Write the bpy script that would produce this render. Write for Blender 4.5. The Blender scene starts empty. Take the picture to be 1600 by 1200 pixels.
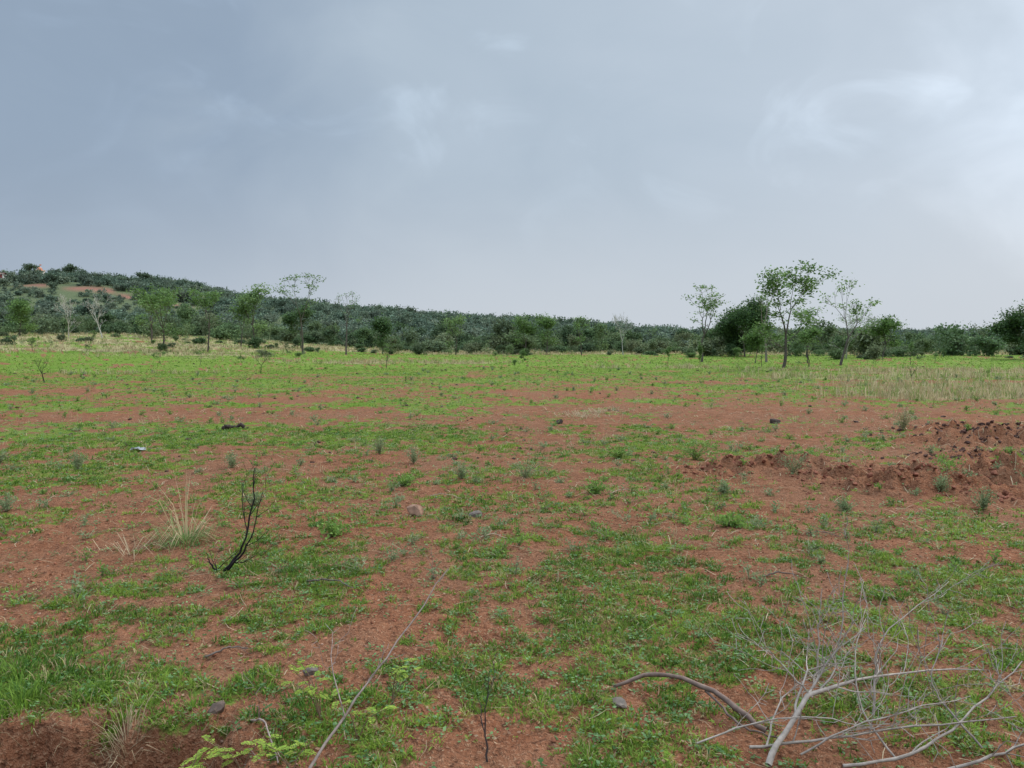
import bpy, math, numpy as np
PI=math.pi
# ------------------------------------------------------------------ noise
_p=np.random.RandomState(3).permutation(4096)
def pn(x,y,s=0):
    x=np.asarray(x,float)+s*17.31+500; y=np.asarray(y,float)+s*9.73+500
    xi=np.floor(x).astype(np.int64); yi=np.floor(y).astype(np.int64)
    xf=x-xi; yf=y-yi
    u=xf*xf*xf*(xf*(xf*6-15)+10); v=yf*yf*yf*(yf*(yf*6-15)+10)
    def g(ix,iy,dx,dy):
        a=_p[(_p[ix&4095]+iy)&4095]*(2*PI/4096)
        return np.cos(a)*dx+np.sin(a)*dy
    a=g(xi,yi,xf,yf); b=g(xi+1,yi,xf-1,yf); c=g(xi,yi+1,xf,yf-1); d=g(xi+1,yi+1,xf-1,yf-1)
    return 1.5*((a*(1-u)+b*u)*(1-v)+(c*(1-u)+d*u)*v)
def fbm(x,y,o=3,s=0):
    r=0; a=1
    for i in range(o):
        r=r+a*pn(x*2**i,y*2**i,s+i); a*=.5
    return r
def S(t):
    t=np.clip(t,0,1); return t*t*(3-2*t)
def gs(x,y,cx,cy,rx,ry): return np.exp(-((x-cx)/rx)**2-((y-cy)/ry)**2)

RX=[-400,-300,-198,-169,-136,-124,-112,-87,-50,-25,0,25,50,75,136,160,198,300]
RH=[15,20,24.4,25.6,23.4,21,18.4,14.8,11.4,9.6,8.3,6.4,4.0,2.4,2.8,2.6,1.6,1.2]
MOUNDS=[(4.5,13.0,1.2,.5,.20),(5.7,11.2,1.1,.5,.24),(5.0,11.9,.6,.3,.14),(10.4,16.3,1.9,.9,.28),(7.6,11.6,.9,.7,.32),(6.6,10.4,.5,.3,.13),(11.5,18.5,2,.6,.2),(8.6,14.4,1.2,.35,.14),(6.4,12.3,.9,.3,.16),(3.4,12.6,.7,.3,.10)]
def mound(x,y):
    m=0*x
    for cx,cy,rx,ry,h in MOUNDS: m=m+h*gs(x,y,cx,cy,rx,ry)
    return m
def H(x,y):
    x=np.asarray(x,float); y=np.asarray(y,float)
    rise=3.0*S((-x-8)/60)*S((y-45)/80)
    hill=np.interp(x,RX,RH)*S((y-130)/170)
    hill=hill+S((y-170)/80)*np.clip(hill/10,0,1)*1.0*fbm(x/35,y/35,3,5)
    h=np.maximum(rise,hill)
    h=h+.07*pn(x/6,y/6,1)*S((y-6)/10)+.03*pn(x/1.3,y/1.3,2)+.022*fbm(x/.3,y/.3,2,3)
    m=mound(x,y)
    h=h+m*(.85+1.0*fbm(x/.30,y/.30,4,7))
    near=np.clip(1-(y-2)/16,0,1)
    h=h+near*.018*fbm(x/.10,y/.10,3,4)
    h=h-.33*S((4.35+.22*pn(x/.35,y/.35,8)-y)/.22)*S((-x-1.35+.25*pn(y/.3,x/.3,9))/.4)
    return h
def Hs(x,y): return float(H(np.array([x]),np.array([y]))[0])

def cover(x,y):
    v=.55+.32*fbm(x/2.6,y/2.4,3,11)+.32*pn(x/.8,y/.8,12)+.38*pn(x/.30,y/.30,13)+.36*pn(x/.13,y/.13,14)
    v=v+.28*S((y-34)/25)+.30*fbm(x/10,y/6,3,15)*S((y-16)/12)
    for cx,cy,rx,ry,a in [(5,26,7,8,-.32),(-9,22.3,9,2.0,-.30),(-20,33,6,2.2,-.36),(-2.6,14,2.6,1.2,-.36),(-8,28,5,1,-.25),(-1,31,8,1.6,-.15),(2,18,4,1.5,-.2),
        (5.8,12.5,3.2,2.6,-.34),(-5.0,8.2,1.9,1.3,-.24),(-2.1,5.0,.8,.6,-.36),(11,21,5,3.5,-.28),(-1.5,6.8,2.5,.7,-.14),(-3.2,6.2,1.5,.5,-.16),(0,10.5,3,1,-.08),
        (-5,17.6,7,1.8,.26),(2.2,5.8,3,1.7,.14),(-2.9,4.75,.65,.35,.5),(-3.4,5.3,.6,.3,.3),(-16,19,5,2,.2),(3.5,16,1.5,1,.15)]:
        v=v+a*gs(x,y,cx,cy,rx,ry)
    v=v-2.6*mound(x,y)
    v=v-1.2*S((4.3-y)/.2)*S((-x-1.2)/.4)
    return S((v-.36)/.30)
def dryf(x,y):
    n=.5+.5*fbm(x/5,y/4,3,21)
    v=1.5*gs(x,y,21,32,9,6)+1.5*gs(x,y,-12,73,13,5)+1.2*gs(x,y,30,52,16,5)+1.0*gs(x,y,22,44,10,2.5)
    v=v+1.15*S((y-70)/14)*S((-x-20)/14)*S((150-y)/20)
    v=v+1.3*S((y-104)/12)*S((185-y)/20)*S((x+40)/20)
    v=v+.9*gs(x,y,12,60,8,4)+.6*gs(x,y,-26,50,12,4)
    return np.clip(v*(.15+1.4*n)-.3,0,1)
def cutf(x,y):
    c=248+4*pn(x/18,x*0,31)
    return S((x+160)/10)*S((-98-x)/10)*S((3.2-np.abs(y-c))/2)*S((pn(x/7,y/3,33)+.75)/.4)

# ------------------------------------------------------------------ mesh builder
class MB:
    def __init__(s): s.V=[];s.F=[];s.C=[];s.n=0
    def add(s,V,F,mat=0,col=(.5,.5,.5)):
        V=np.asarray(V,float).reshape(-1,3); F=np.asarray(F,np.int64)
        if len(V)==0: return
        s.V.append(V)
        c=np.asarray(col,float)
        if c.ndim==1: c=np.tile(c,(len(V),1))
        s.C.append(c); s.F.append((F+s.n,mat)); s.n+=len(V)
    def build(s,name,mats,smooth=False,loc=(0,0,0)):
        V=np.concatenate(s.V)-np.array(loc); C=np.concatenate(s.C)
        if C.shape[1]==3: C=np.concatenate([C,np.ones((len(C),1))],1)
        me=bpy.data.meshes.new(name)
        me.vertices.add(len(V)); me.vertices.foreach_set('co',V.astype(np.float32).ravel())
        idx=np.concatenate([f.ravel() for f,m in s.F])
        tot=np.concatenate([np.full(len(f),f.shape[1]) for f,m in s.F])
        mi=np.concatenate([np.full(len(f),m) for f,m in s.F])
        me.loops.add(len(idx)); me.loops.foreach_set('vertex_index',idx.astype(np.int32))
        me.polygons.add(len(tot))
        me.polygons.foreach_set('loop_start',np.concatenate([[0],np.cumsum(tot)[:-1]]).astype(np.int32))
        me.polygons.foreach_set('loop_total',tot.astype(np.int32))
        me.polygons.foreach_set('material_index',mi.astype(np.int32))
        me.polygons.foreach_set('use_smooth',np.full(len(tot),smooth))
        a=me.color_attributes.new('Col','FLOAT_COLOR','POINT')
        a.data.foreach_set('color',C.astype(np.float32).ravel())
        me.update(calc_edges=True)
        for m in mats: me.materials.append(m)
        o=bpy.data.objects.new(name,me); o.location=loc
        bpy.context.scene.collection.objects.link(o)
        return o

# ------------------------------------------------------------------ materials
def newmat(name):
    m=bpy.data.materials.new(name); m.use_nodes=True; m.node_tree.nodes.clear(); return m,m.node_tree.nodes,m.node_tree.links
def mat_leaf(name,trans=.3,rough=.6):
    m,N,L=newmat(name)
    at=N.new('ShaderNodeAttribute'); at.attribute_name='Col'
    tc=N.new('ShaderNodeTexCoord'); nz=N.new('ShaderNodeTexNoise'); nz.inputs['Scale'].default_value=3 if trans>.25 else .25
    L.new(tc.outputs['Object'],nz.inputs['Vector'])
    mr=N.new('ShaderNodeMapRange'); mr.inputs[3].default_value=.7; mr.inputs[4].default_value=1.3; L.new(nz.outputs[0],mr.inputs[0])
    mu=N.new('ShaderNodeVectorMath'); mu.operation='SCALE'; L.new(at.outputs['Color'],mu.inputs[0]); L.new(mr.outputs[0],mu.inputs['Scale'])
    p=N.new('ShaderNodeBsdfPrincipled'); p.inputs['Roughness'].default_value=rough; p.inputs['Specular IOR Level'].default_value=.15
    L.new(mu.outputs[0],p.inputs['Base Color'])
    o=N.new('ShaderNodeOutputMaterial')
    t=N.new('ShaderNodeBsdfTranslucent'); L.new(mu.outputs[0],t.inputs['Color'])
    mx=N.new('ShaderNodeMixShader'); mx.inputs[0].default_value=trans
    L.new(p.outputs[0],mx.inputs[1]); L.new(t.outputs[0],mx.inputs[2]); L.new(mx.outputs[0],o.inputs[0])
    return m
def mat_rough(name,scale=12,amp=.35,bump=.4,rough=.9,bdist=.01):
    m,N,L=newmat(name)
    at=N.new('ShaderNodeAttribute'); at.attribute_name='Col'
    tc=N.new('ShaderNodeTexCoord'); nz=N.new('ShaderNodeTexNoise'); nz.inputs['Scale'].default_value=scale; nz.inputs['Detail'].default_value=4
    L.new(tc.outputs['Object'],nz.inputs['Vector'])
    mr=N.new('ShaderNodeMapRange'); mr.inputs[1].default_value=.25; mr.inputs[2].default_value=.75; mr.inputs[3].default_value=1-amp; mr.inputs[4].default_value=1+amp; L.new(nz.outputs[0],mr.inputs[0])
    mu=N.new('ShaderNodeVectorMath'); mu.operation='SCALE'; L.new(at.outputs['Color'],mu.inputs[0]); L.new(mr.outputs[0],mu.inputs['Scale'])
    p=N.new('ShaderNodeBsdfPrincipled'); p.inputs['Roughness'].default_value=rough; p.inputs['Specular IOR Level'].default_value=.15
    L.new(mu.outputs[0],p.inputs['Base Color'])
    b=N.new('ShaderNodeBump'); b.inputs['Strength'].default_value=bump; b.inputs['Distance'].default_value=bdist
    L.new(nz.outputs[0],b.inputs['Height']); L.new(b.outputs[0],p.inputs['Normal'])
    o=N.new('ShaderNodeOutputMaterial'); L.new(p.outputs[0],o.inputs[0]); return m
M_grass=mat_leaf('grass_blades',.4)
M_leaf=mat_leaf('foliage',.35)
M_far=mat_leaf('scrub_foliage',.25,.8)
M_bark=mat_rough('bark',8,.3)
M_twig=mat_rough('dead_wood',25,.35)
M_stone=mat_rough('stone',14,.4,.8)
M_clod=mat_rough('soil_clod',20,.3,.6)
M_paint=mat_rough('plaster',1,.08,.1)

def mat_ground():
    m,N,L=newmat('red_soil_field')
    at=N.new('ShaderNodeAttribute'); at.attribute_name='Col'
    sp=N.new('ShaderNodeSeparateColor'); L.new(at.outputs['Color'],sp.inputs[0])
    tc=N.new('ShaderNodeTexCoord')
    def noise(sc,det=5,ro=.6):
        n=N.new('ShaderNodeTexNoise'); n.inputs['Scale'].default_value=sc; n.inputs['Detail'].default_value=det; n.inputs['Roughness'].default_value=ro
        L.new(tc.outputs['Object'],n.inputs['Vector']); return n.outputs[0]
    def mr(s,a,b,c,d):
        n=N.new('ShaderNodeMapRange'); L.new(s,n.inputs[0])
        for i,v in enumerate((a,b,c,d)): n.inputs[i+1].default_value=v
        return n.outputs[0]
    def mix(f,a,b):
        n=N.new('ShaderNodeMix'); n.data_type='RGBA'
        L.new(f,n.inputs[0])
        for v,i in ((a,6),(b,7)):
            if isinstance(v,tuple): n.inputs[i].default_value=(*v,1)
            else: L.new(v,n.inputs[i])
        return n.outputs[2]
    def math_(op,a,b):
        n=N.new('ShaderNodeMath'); n.operation=op
        for v,i in ((a,0),(b,1)):
            if isinstance(v,(int,float)): n.inputs[i].default_value=v
            else: L.new(v,n.inputs[i])
        return n.outputs[0]
    n1=noise(.5,3); n2=noise(3.5,4); n3=noise(9,4,.75); n4=noise(48,3,.75); n5=noise(.15,3); n6=noise(22,3,.6)
    soil=mix(mr(n2,.35,.65,0,1),(.190,.070,.034),(.305,.125,.063))
    soil=mix(mr(n1,.4,.65,0,.6),soil,(.240,.122,.070))
    soil=mix(mr(n4,.52,.68,0,.75),soil,(.46,.27,.160))
    soil=mix(mr(n6,.32,.46,.8,0),soil,(.075,.032,.018))  # dark specks in the bump hollows: tiny shadows painted into the soil colour
    green=mix(mr(n2,.35,.65,0,1),(.090,.165,.020),(.170,.270,.034))
    green=mix(mr(n1,.4,.62,0,.7),green,(.215,.245,.060))
    green=mix(mr(n5,.42,.62,0,.55),green,(.145,.23,.028))
    green=mix(mr(n6,.33,.47,.7,0),green,(.048,.075,.016))
    gf=math_('ADD',sp.outputs[0],math_('MULTIPLY',math_('SUBTRACT',n3,.5),2.1))
    c=mix(mr(gf,.42,.72,0,1),soil,green)
    straw=mix(n3,(.28,.23,.11),(.42,.35,.19))
    df=math_('ADD',sp.outputs[1],math_('MULTIPLY',math_('SUBTRACT',n3,.5),.9))
    c=mix(mr(df,.35,.75,0,.9),c,straw)
    c=mix(at.outputs['Alpha'],c,mix(n2,(.075,.10,.045),(.13,.145,.075)))
    c=mix(sp.outputs[2],c,mix(n3,(.22,.095,.065),(.28,.135,.10)))
    p=N.new('ShaderNodeBsdfPrincipled'); p.inputs['Roughness'].default_value=.95; p.inputs['Specular IOR Level'].default_value=.06
    L.new(c,p.inputs['Base Color'])
    b=N.new('ShaderNodeBump'); b.inputs['Strength'].default_value=1; b.inputs['Distance'].default_value=.07
    L.new(math_('ADD',n6,math_('MULTIPLY',n4,.5)),b.inputs['Height']); L.new(b.outputs[0],p.inputs['Normal'])
    o=N.new('ShaderNodeOutputMaterial'); L.new(p.outputs[0],o.inputs[0]); return m

# ------------------------------------------------------------------ ground sheet
r=np.concatenate([np.linspace(.05,2.4,12),2.5*(60/2.5)**(np.arange(560)/560),60*(4000/60)**(np.linspace(0,1,150))])
a1=np.radians(np.linspace(-46,46,680)); a2=np.radians(np.linspace(46,314,72))[1:-1]
A=np.concatenate([a1,a2]); nr,na=len(r),len(A)
R_,A_=np.meshgrid(r,A,indexing='ij')
X=(R_*np.sin(A_)).ravel(); Y=(R_*np.cos(A_)).ravel()
Z=H(X,Y)
cv=cover(X,Y); dist=np.hypot(X,Y)
cvs=cv*(.48+.52*S((dist-6)/22))
far=S((Y-125)/30)
col=np.stack([cvs,dryf(X,Y)*(1-far),cutf(X,Y),far],1)
i=np.arange(nr-1)[:,None]*na; j=np.arange(na)[None,:]; j2=(j+1)%na
F=np.stack([i+j,i+j2,i+na+j2,i+na+j],-1).reshape(-1,4)[:,::-1]
g=MB(); g.add(np.stack([X,Y,Z],1),F,0,col)
g.build('ground',[mat_ground()],True)

# ------------------------------------------------------------------ blades
def wedge(rs,n,r1,r2,ang=41):
    rr=np.sqrt(rs.rand(n)*(r2*r2-r1*r1)+r1*r1); a=np.radians(rs.uniform(-ang,ang,n))
    return rr*np.sin(a),rr*np.cos(a)
def blades(mb,B,az,lean,L,W,col,mat=0,curve=.5):
    d=np.stack([np.cos(az),np.sin(az),0*az],1); s=np.stack([-np.sin(az),np.cos(az),0*az],1)
    up=np.array([0,0,1.0])
    l1=lean*PI/2*(1-curve*.6); l2=np.minimum(lean*PI/2*(1+curve),PI*.62)
    m=B+(L*.5)[:,None]*(d*np.sin(l1)[:,None]+up*np.cos(l1)[:,None])
    t=m+(L*.5)[:,None]*(d*np.sin(l2)[:,None]+up*np.cos(l2)[:,None])
    w=(W*.5)[:,None]*s
    n=len(B)
    V=np.stack([B-w,B+w,m+w*.9,m-w*.9,t],1).reshape(-1,3)
    k=np.arange(n)[:,None]*5
    c=np.repeat(col,5,0)
    mb.add(V,k+np.array([[0,1,2,3]]),mat,c)
    mb.F.append((k+np.array([[3,2,4]])+mb.n-len(V),mat))
def rhombs(mb,P,D,Nn,L,W,col,mat=0):
    D=D/np.linalg.norm(D,axis=1)[:,None]
    s=np.cross(D,Nn); s/= (np.linalg.norm(s,axis=1)[:,None]+1e-9)
    L=L[:,None];W=W[:,None]
    V=np.stack([P,P+D*L*.5-s*W*.5,P+D*L,P+D*L*.5+s*W*.5],1).reshape(-1,3)
    mb.add(V,np.arange(len(P))[:,None]*4+np.array([[0,1,2,3]]),mat,np.repeat(col,4,0))
def lerpc(a,b,t): return np.array(a)[None]*(1-t[:,None])+np.array(b)[None]*t[:,None]

rs=np.random.RandomState(5)
gr=MB()
for n,r1,r2,K,hl,wd in [(25000,2.6,9,11,(.025,.060),.0072),(36000,9,20,7,(.03,.065),.012),(44000,20,60,5,(.03,.07),.022),(24000,60,125,4,(.05,.11),.05)]:
    x,y=wedge(rs,n,r1,r2)
    c=cover(x,y); keep=rs.rand(n)<np.clip((c-.25)*1.3,0.02,1)*np.where(dryf(x,y)>.5,.4,1)
    x=x[keep];y=y[keep];c=c[keep]; n=len(x); z=H(x,y)-.004
    hue=np.clip(.5+.6*fbm(x/1.1,y/1.1,2,41)+rs.normal(0,.3,n),0,1)
    sz=rs.uniform(hl[0],hl[1],n)*(.5+.65*c)*(1+.9*gs(x,y,-2.9,4.75,.8,.4))
    tcol=lerpc((.060,.135,.016),(.23,.33,.045),hue)
    st=rs.rand(n)<.08; tcol[st]=(.40,.32,.16)
    def rep(v): return np.repeat(v,K,0)
    N=n*K; sp=rep(sz)*rs.uniform(.1,1.0,N); aa=rs.uniform(0,2*PI,N)
    B=np.stack([rep(x)+sp*np.cos(aa),rep(y)+sp*np.sin(aa),rep(z)],1)
    blades(gr,B,aa+rs.normal(0,.6,N),rs.uniform(.2,.95,N),rep(sz)*rs.uniform(.6,1.4,N),wd*rs.uniform(.6,1.3,N),rep(tcol)*rs.uniform(.65,1.3,(N,1)))
gr.build('grass',[M_grass])

wb=MB()
for n,r1,r2,K,ls in [(8500,2.6,10,9,(.012,.034)),(8500,10,24,7,(.025,.05)),(4500,24,50,6,(.05,.09))]:
    x,y=wedge(rs,n,r1,r2); keep=rs.rand(n)<.15+.6*cover(x,y); x=x[keep];y=y[keep];n=len(x);z=H(x,y)
    N=n*K; k=lambda v:np.repeat(v,K,0)
    aa=rs.uniform(0,2*PI,N); L=rs.uniform(ls[0],ls[1],N); off=k(rs.uniform(.2,1.6,n))*L
    P=np.stack([k(x)+off*np.cos(aa),k(y)+off*np.sin(aa),k(z)+.008+rs.uniform(0,1.2,N)*L],1)
    D=np.stack([np.cos(aa),np.sin(aa),rs.uniform(-.2,.5,N)],1)
    c=lerpc((.060,.14,.035),(.19,.30,.12),rs.rand(n))
    rhombs(wb,P,D,np.tile([0,0,1.],(N,1))+rs.normal(0,.25,(N,3)),L,L*.6,k(c)*rs.uniform(.8,1.2,(N,1)))
wb.build('low_weeds',[M_leaf])

dg=MB()
n=85000
rr=20*(170/20)**rs.rand(n); a=np.radians(rs.uniform(-42,42,n)); x=rr*np.sin(a);y=rr*np.cos(a)
d=dryf(x,y); keep=rs.rand(n)<np.where(y<66,d*1.3-.12,d*.8); x=x[keep];y=y[keep];rr=rr[keep];n=len(x);z=H(x,y)-.01
K=5;N=n*K;k=lambda v:np.repeat(v,K,0)
aa=rs.uniform(0,2*PI,N)
B=np.stack([k(x)+rs.normal(0,.12,N),k(y)+rs.normal(0,.12,N),k(z)],1)
c=lerpc((.30,.24,.12),(.54,.45,.27),rs.rand(n)); gsel=rs.rand(n)<.25; c[gsel]=(.19,.25,.07)
blades(dg,B,aa,rs.uniform(.05,.5,N),k(rs.uniform(.15,.55,n))*rs.uniform(.6,1.2,N),k(.007+rr*.0005)*rs.uniform(.6,1.2,N),k(c)*rs.uniform(.75,1.2,(N,1)))
n=1700; x,y=wedge(rs,n,6,42); ok=fbm(x/4,y/4,2,61)>.0; x=x[ok];y=y[ok];n=len(x);z=H(x,y)
K=5;N=n*K
aa=rs.uniform(0,2*PI,N); B=np.stack([k(x)+rs.normal(0,.04,N),k(y)+rs.normal(0,.04,N),k(z)],1)
blades(dg,B,aa,rs.uniform(.05,.8,N),k(rs.uniform(.06,.24,n))*rs.uniform(.6,1.2,N),k(.003+.0004*y)*rs.uniform(.6,1.2,N),np.tile([.44,.36,.20],(N,1))*rs.uniform(.7,1.2,(N,1)))
dg.build('dry_grass',[M_grass])

# ------------------------------------------------------------------ tubes & branching
def tube(mb,pts,rad,k=5,mat=0,col=(.2,.15,.12)):
    pts=np.asarray(pts,float); rad=np.asarray(rad,float); n=len(pts)
    t=np.gradient(pts,axis=0); t/=np.linalg.norm(t,axis=1)[:,None]+1e-9
    ref=np.array([.31,.87,.39]) if abs(t[0]@np.array([.31,.87,.39]))<.9 else np.array([1.,0,0])
    u=np.cross(t,ref); u/=np.linalg.norm(u,axis=1)[:,None]+1e-9; v=np.cross(t,u)
    a=np.arange(k)*2*PI/k
    V=pts[:,None,:]+rad[:,None,None]*(np.cos(a)[None,:,None]*u[:,None,:]+np.sin(a)[None,:,None]*v[:,None,:])
    i=np.arange(n-1)[:,None]*k; j=np.arange(k)[None,:]; j2=(j+1)%k
    F=np.stack([i+j,i+j2,i+k+j2,i+k+j],-1).reshape(-1,4)
    mb.add(V.reshape(-1,3),F,mat,col)
def smooth_line(P,n=12):
    P=np.asarray(P,float); m=len(P)
    t=np.linspace(0,m-1,n); out=[]
    Pe=np.vstack([2*P[0]-P[1],P,2*P[-1]-P[-2]])
    for q in t:
        i=min(int(q),m-2); f=q-i; p0,p1,p2,p3=Pe[i],Pe[i+1],Pe[i+2],Pe[i+3]
        out.append(.5*((2*p1)+(-p0+p2)*f+(2*p0-5*p1+4*p2-p3)*f*f+(-p0+3*p1-3*p2+p3)*f**3))
    return np.array(out)
def grow(rng,p,d,L,r,lev,maxlev,out,tips,spread=.6,up=.15,nch=(2,3),wob=.12,ratio=.7,side=.0):
    n=5; pts=[p]; 
    d=d/np.linalg.norm(d)
    for i in range(n):
        d=d+rng.normal(0,wob,3)+np.array([0,0,up*.4]); d/=np.linalg.norm(d); p=p+d*L/n; pts.append(p)
    r2=r*.62; out.append((np.array(pts),np.linspace(r,r2,n+1),lev))
    if lev>=maxlev: tips.append((np.array(pts[-1]),lev)); return
    m=rng.randint(nch[0],nch[1]+1); a0=rng.uniform(0,2*PI)
    e=np.cross(d,[.3,.2,.9]); e/=np.linalg.norm(e); f=np.cross(d,e)
    for i in range(m):
        a=a0+i*2*PI/m+rng.normal(0,.4); s=spread*rng.uniform(.6,1.3)
        nd=d*math.cos(s)+(e*math.cos(a)+f*math.sin(a))*math.sin(s)
        grow(rng,p,nd,L*ratio*rng.uniform(.75,1.2),r2*.8,lev+1,maxlev,out,tips,spread,up,nch,wob,ratio,side)
    if side>0:
        for q in pts[2:5]:
            if rng.rand()<side:
                a=rng.uniform(0,2*PI); nd=d*.4+(e*math.cos(a)+f*math.sin(a))
                grow(rng,q,nd,L*ratio*.6,r2*.45,min(lev+2,maxlev),maxlev,out,tips,spread,up,nch,wob,ratio,0)

def tree_mesh(mb,rng,origin,h,w,trunk=.35,levels=4,spread=.55,up=.15,nch=(2,3),leaves=30,clump=.45,flat=.5,leaf=.22,cols=((.05,.10,.03),(.12,.19,.06)),
              bark=(.10,.085,.07),lean=0.,thick=.016,bare=0.,side=.3,shift=0.,k=5,lw=.5,low=0,cvar=.0):
    out=[];tips=[]
    grow(rng,np.zeros(3),np.array([lean,0,1.]),trunk,1.,0,levels,out,tips,spread,up,nch,.07,.72,side)
    allp=np.concatenate([o[0] for o in out]); zmax=allp[:,2].max()
    cx=(allp[:,0].max()+allp[:,0].min())/2; 
    wx=max(allp[:,0].max()-allp[:,0].min(),.01); wy=max(allp[:,1].max()-allp[:,1].min(),.01)
    hh=h-(clump*.4 if leaves else 0); ww=max(w-clump,.2)
    def tr(P):
        P=np.array(P,float); z=P[...,2]/zmax
        X=(P[...,0]-cx*np.clip(z*2,0,1))*ww/wx+shift*w*np.clip(z,0,1); Yy=P[...,1]*ww/wy
        return np.stack([X,Yy,z*hh],-1)+np.array(origin)
    for P,rd,lv in out:
        q=tr(P)
        if lv==0: q[0,2]-=.15
        tube(mb,q,np.maximum(rd*thick*h,.012 if h>3 else .003),k if lv<2 else 3,0,bark)
    if leaves:
        C=[];sc=[]
        for t,l in tips:
            if rng.rand()>=bare: C.append(tr(t)); sc.append(1)
        for P,rd,lv in out:
            if lv>=levels-1 and rng.rand()>=bare+.1:
                C.append(tr(P)[3]); sc.append(.75)
        for q in range(low):
            a=rng.uniform(0,2*PI); rr=w*rng.uniform(.1,.5); C.append(np.array([origin[0]+rr*math.cos(a),origin[1]+rr*math.sin(a),origin[2]+h*rng.uniform(.05,.3)])); sc.append(1)
        if C:
            C=np.array(C);sc=np.array(sc)*rng.uniform(1-cvar,1+cvar,len(C)); n=len(C); tone=rng.rand(n)
            N=n*leaves; kk=lambda v:np.repeat(v,leaves,0)
            off=rng.normal(0,.5,(N,3))*np.array([1,1,flat])*clump*kk(sc)[:,None]
            D=rng.normal(0,1,(N,3))*np.array([1,1,.5]); Nn=rng.normal(0,1,(N,3))+np.array([0,0,.8])
            L=leaf*rng.uniform(.6,1.3,N)
            cc=kk(lerpc(cols[0],cols[1],tone))*rng.uniform(.7,1.3,(N,1))
            P=kk(C)+off; P[:,2]=np.maximum(P[:,2],origin[2]+.05)
            rhombs(mb,P,D,Nn,L,L*lw,cc,1)
def tree(name,x,y,h,w,seed,**kw):
    mb=MB(); z=Hs(x,y); tree_mesh(mb,np.random.RandomState(seed),(x,y,z),h,w,**kw)
    return mb.build(name,[M_bark,M_leaf],loc=(x,y,z))
GR=((.085,.150,.045),(.17,.27,.078)); DK=((.045,.090,.032),(.10,.165,.055)); LT=((.12,.195,.070),(.22,.32,.11))
tree('neem_tree',20.7,59,8.3,5.6,11,trunk=.30,levels=4,spread=.42,leaves=20,clump=.72,flat=.4,leaf=.25,cols=GR,lean=.12,side=.4,shift=.12,thick=.017)
tree('siris_tree',18.4,75,7.8,4.4,12,trunk=.34,levels=4,spread=.40,leaves=8,clump=.55,flat=.35,leaf=.25,cols=LT,bare=.35,shift=.05)
tree('mango_tree',29.8,99,7.4,6.6,13,trunk=.14,levels=4,spread=.75,up=.05,nch=(3,3),leaves=60,clump=1.1,flat=.8,leaf=.3,cols=DK,side=.6)
tree('siris_tree',25.0,76,8.2,3.0,14,trunk=.4,levels=3,spread=.38,leaves=7,clump=.5,flat=.4,leaf=.22,cols=LT,bare=.45,bark=(.22,.19,.16))
tree('siris_tree',28.0,66,7.5,4.8,15,trunk=.38,levels=4,spread=.42,leaves=8,clump=.55,flat=.35,leaf=.24,cols=LT,bare=.35,shift=.15,lean=.1)
tree('siris_tree',-25.7,95,10.2,5.8,16,trunk=.5,levels=4,spread=.5,leaves=8,clump=.6,flat=.3,leaf=.26,cols=GR,bare=.25,thick=.014)
tree('neem_tree',-34.9,105,8.8,4.4,17,trunk=.45,levels=3,spread=.45,leaves=32,clump=1.0,flat=.5,leaf=.32,cols=LT,bare=.1)
tree('neem_tree',-36.4,104,5.8,3.0,27,trunk=.45,levels=3,spread=.45,leaves=22,clump=.9,flat=.4,leaf=.3,cols=GR,bare=.2)
tree('siris_tree',-21.0,98,8.2,4.2,18,trunk=.42,levels=4,spread=.45,leaves=5,clump=.5,flat=.4,leaf=.22,cols=GR,bare=.5)
tree('acacia_tree',-39.6,88,7.4,5.8,19,trunk=.3,levels=4,spread=.5,leaves=16,clump=.8,flat=.4,leaf=.28,cols=GR,bare=.2)
tree('acacia_tree',-35.4,90,7.6,4.4,20,trunk=.4,levels=4,spread=.5,leaves=14,clump=.8,flat=.4,leaf=.28,cols=GR,bare=.2)
tree('bare_tree',-56.0,106,6.8,4.8,21,trunk=.25,levels=5,spread=.45,leaves=0,bark=(.40,.37,.31),thick=.014)
tree('bare_tree',-59.5,104,6.0,3.8,22,trunk=.25,levels=5,spread=.45,leaves=0,bark=(.40,.37,.31),thick=.014)
tree('acacia_tree',-68.6,108,5.4,4.8,23,trunk=.3,levels=4,spread=.6,leaves=22,clump=.9,flat=.5,leaf=.3,cols=GR)
tree('acacia_tree',-17.7,106,5.0,2.8,24,trunk=.35,levels=3,spread=.55,leaves=50,clump=.9,flat=.7,leaf=.3,cols=DK)
tree('mango_tree',55.8,84,6.0,6.0,25,trunk=.2,levels=4,spread=.6,leaves=45,clump=1.0,flat=.7,leaf=.3,cols=DK)
tree('bare_tree',38.0,88,6.8,5.6,26,trunk=.25,levels=5,spread=.42,leaves=2,clump=.5,leaf=.2,cols=LT,bare=.5,bark=(.34,.32,.28),thick=.012)
tree('acacia_tree',27.5,72,3.4,2.6,28,trunk=.25,levels=4,spread=.5,leaves=14,clump=.5,leaf=.22,cols=GR)
tree('acacia_tree',22.6,72,3.2,2.2,29,trunk=.25,levels=4,spread=.5,leaves=14,clump=.5,leaf=.22,cols=GR)
tree('acacia_tree',5.0,112,6.2,3.6,30,trunk=.3,levels=4,spread=.5,leaves=14,clump=.9,leaf=.3,cols=GR)
tree('acacia_tree',1.8,112,6.0,3.4,31,trunk=.3,levels=4,spread=.5,leaves=14,clump=.9,leaf=.3,cols=GR)
tree('bare_tree',15.5,108,6.0,3.8,32,trunk=.3,levels=5,spread=.45,leaves=0,bark=(.36,.34,.29),thick=.012)
tree('acacia_tree',-30.5,112,6.4,4.4,33,trunk=.3,levels=4,spread=.55,leaves=20,clump=.9,leaf=.3,cols=DK)
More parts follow.
